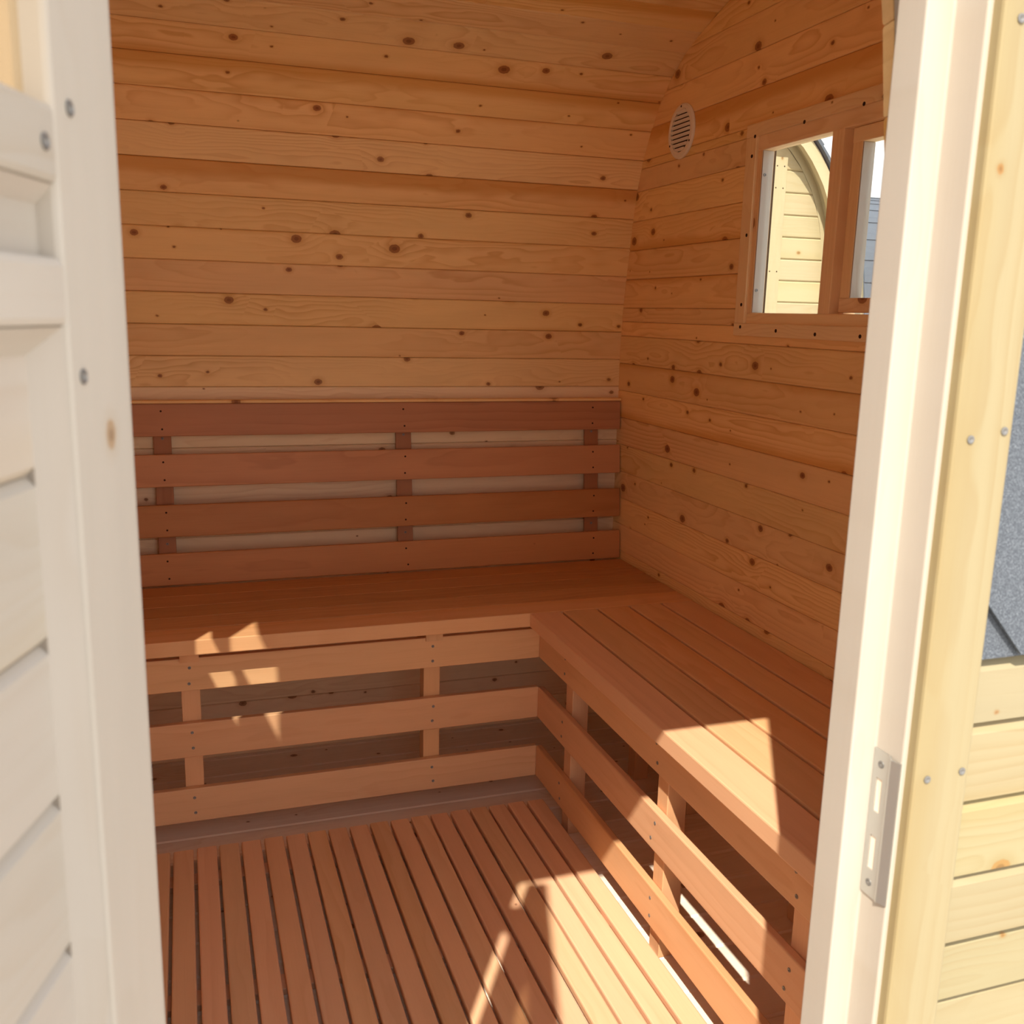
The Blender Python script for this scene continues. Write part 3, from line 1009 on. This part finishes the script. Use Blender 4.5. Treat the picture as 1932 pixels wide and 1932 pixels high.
for xa, xb in ((-0.166, XR+0.05), (XL-0.05, -0.986)):
    s0, s1 = ARC[-1]-arc_of_z(1.90), ARC[-1]-arc_of_z(1.000)
    me = shell(xa, xb, min(s0, s1), max(s0, s1), 0.0525, 0.078).mesh('starter_strip')
    link('starter_strip', me, SHINGLE, wall_front)
shingles(-0.183, XR+0.05, 0.15)
shingles(XL-0.05, -1.0, 0.15)

# ------------------------------------------------------------------ ground
GZ = -0.16
me = MB().box(-14, 14, -14, 14, GZ-0.1, GZ).mesh('ground')
ground = structure('ground', me, GRAVEL)
base = structure('floor_base', MB().box(XL-0.05, XR+0.05, -1.58, 0.53, GZ, -0.0505).mesh('floor_base'), DARK)

# ------------------------------------------------------------------ neighbouring cabins seen through the window
def cabin(name, M, label, fascia_gap=True, flat_len=1.8, trim_x=None):
    """a pod cabin: local X across the gable, local Y into the body, gable at y=0, z up, floor at z=0"""
    root = link(name, None, None, None, M, label=label, category='cabin', group='neighbouring cabins')
    pr = [(z, u) for z, u in PROF]
    def hu(z):
        return half_u(z)
    z0 = -0.15
    z = z0
    while z < 2.12:
        z1 = min(z+0.088, 2.14)
        za, zb = max(z, 0), max(z1, 0)
        ua, ub = hu(za), max(0.03, hu(zb))
        me = plank(2*ua, z1-z-0.001, 0.02, 0.005, l=(0, ua-ub), r=(0, ub-ua))
        me.materials.append(CABINW)
        link('plank', me, None, root, M @ frame((-ua, 0, (z+z1)/2), (1, 0, 0), (0, -1, 0)))
        z = z1
    # body shell and roof skin
    out = [(u, z) for z, u in PROF]+[(-u, z) for z, u in PROF[-2::-1]]
    def off(pts, d):
        res = []
        for i, p in enumerate(pts):
            a = V(pts[max(0, i-1)])
            b = V(pts[min(len(pts)-1, i+1)])
            t = (b-a).normalized()
            res.append((p[0]+t.y*d, p[1]-t.x*d))
        return res
    inner, mid, outer = off(out, 0.0), off(out, 0.060), off(out, 0.072)
    mb = MB()
    for i in range(len(out)-1):
        mb.prism([inner[i], inner[i+1], mid[i+1], mid[i]], -0.0, flat_len, 1)
    link('body', mb.mesh('body'), CABINW, root, M)
    # bargeboard: two-ply curved board standing out in front of the gable
    bi, bo = off(out, 0.008), off(out, 0.058)
    pieces = [(2, 7), (7, 12), (12, 17), (17, 21), (21, 25), (25, 30), (30, 35), (35, 40)]
    for a, b in pieces:
        b = min(b, len(out)-1)
        mb = MB()
        for i in range(a, b):
            mb.prism([bi[i], bi[i+1], bo[i+1], bo[i]], -0.075, -0.050, 1)
        link('bargeboard', mb.mesh('bargeboard'), CABINW, root, M)
    mb = MB()
    for i in range(2, len(out)-3):
        mb.prism([off(out, 0.03)[i], off(out, 0.03)[i+1], mid[i+1], mid[i]], -0.050, 0.0, 1)
    link('soffit', mb.mesh('soffit'), CABINW, root, M)
    # roof courses
    ac = [0]
    for a, b in zip(outer, outer[1:]):
        ac.append(ac[-1]+(V(b)-V(a)).length)
    def at(s):
        for i in range(len(ac)-1):
            if s <= ac[i+1] or i == len(ac)-2:
                f = (s-ac[i])/(ac[i+1]-ac[i])
                return V(outer[i]).lerp(V(outer[i+1]), f)
    s = arcmin = 0.85
    while s < ac[-1]-0.9:
        mb = MB()
        for k in range(3):
            p, q = at(s+k*0.0483), at(s+(k+1)*0.0483)
            t = (q-p).normalized()
            nn = V((t.y, -t.x))
            up = s < ac[-1]/2
            e0 = 0.006*(1-k/3) if up else 0.006*(k/3)
            e1 = 0.006*(1-(k+1)/3) if up else 0.006*((k+1)/3)
            mb.prism([tuple(p-nn*0.008), tuple(q-nn*0.008), tuple(q+nn*(e1+.001)), tuple(p+nn*(e0+.001))], -0.095, flat_len+0.05, 1)
        link('shingle_course', mb.mesh('shingle_course'), SHINGLE, root, M)
        s += 0.145
    if trim_x is not None:
        me = bar(1.86, 0.062, 0.02, 0.002, 'corner_board')
        me.materials.append(CABINW)
        cb = link('corner_board', me, None, root, M @ frame((trim_x, -0.019, 0.06), (0, 0, 1), (0, -1, 0)))
        for zz in (1.885, 1.80, 1.47):
            for dx in (-0.018, 0.016):
                link('screw_hole', HOLE_ME, None, cb, M @ frame((trim_x+dx, -0.0192, zz), (1, 0, 0), (0, -1, 0)))
    return root
cabin('garden_cabin', Matrix.Translation((0.720, 1.265, 0.045)), 'pale plank cabin with a curved bargeboard seen through the fixed pane', trim_x=0.736)
Mc = Matrix.Translation((3.44, 4.12, 0)) @ Matrix.Rotation(math.radians(-90), 4, 'Z')
cabin('garden_cabin', Mc, 'grey shingled cabin roof seen through the hinged sash, behind the nearer cabin')
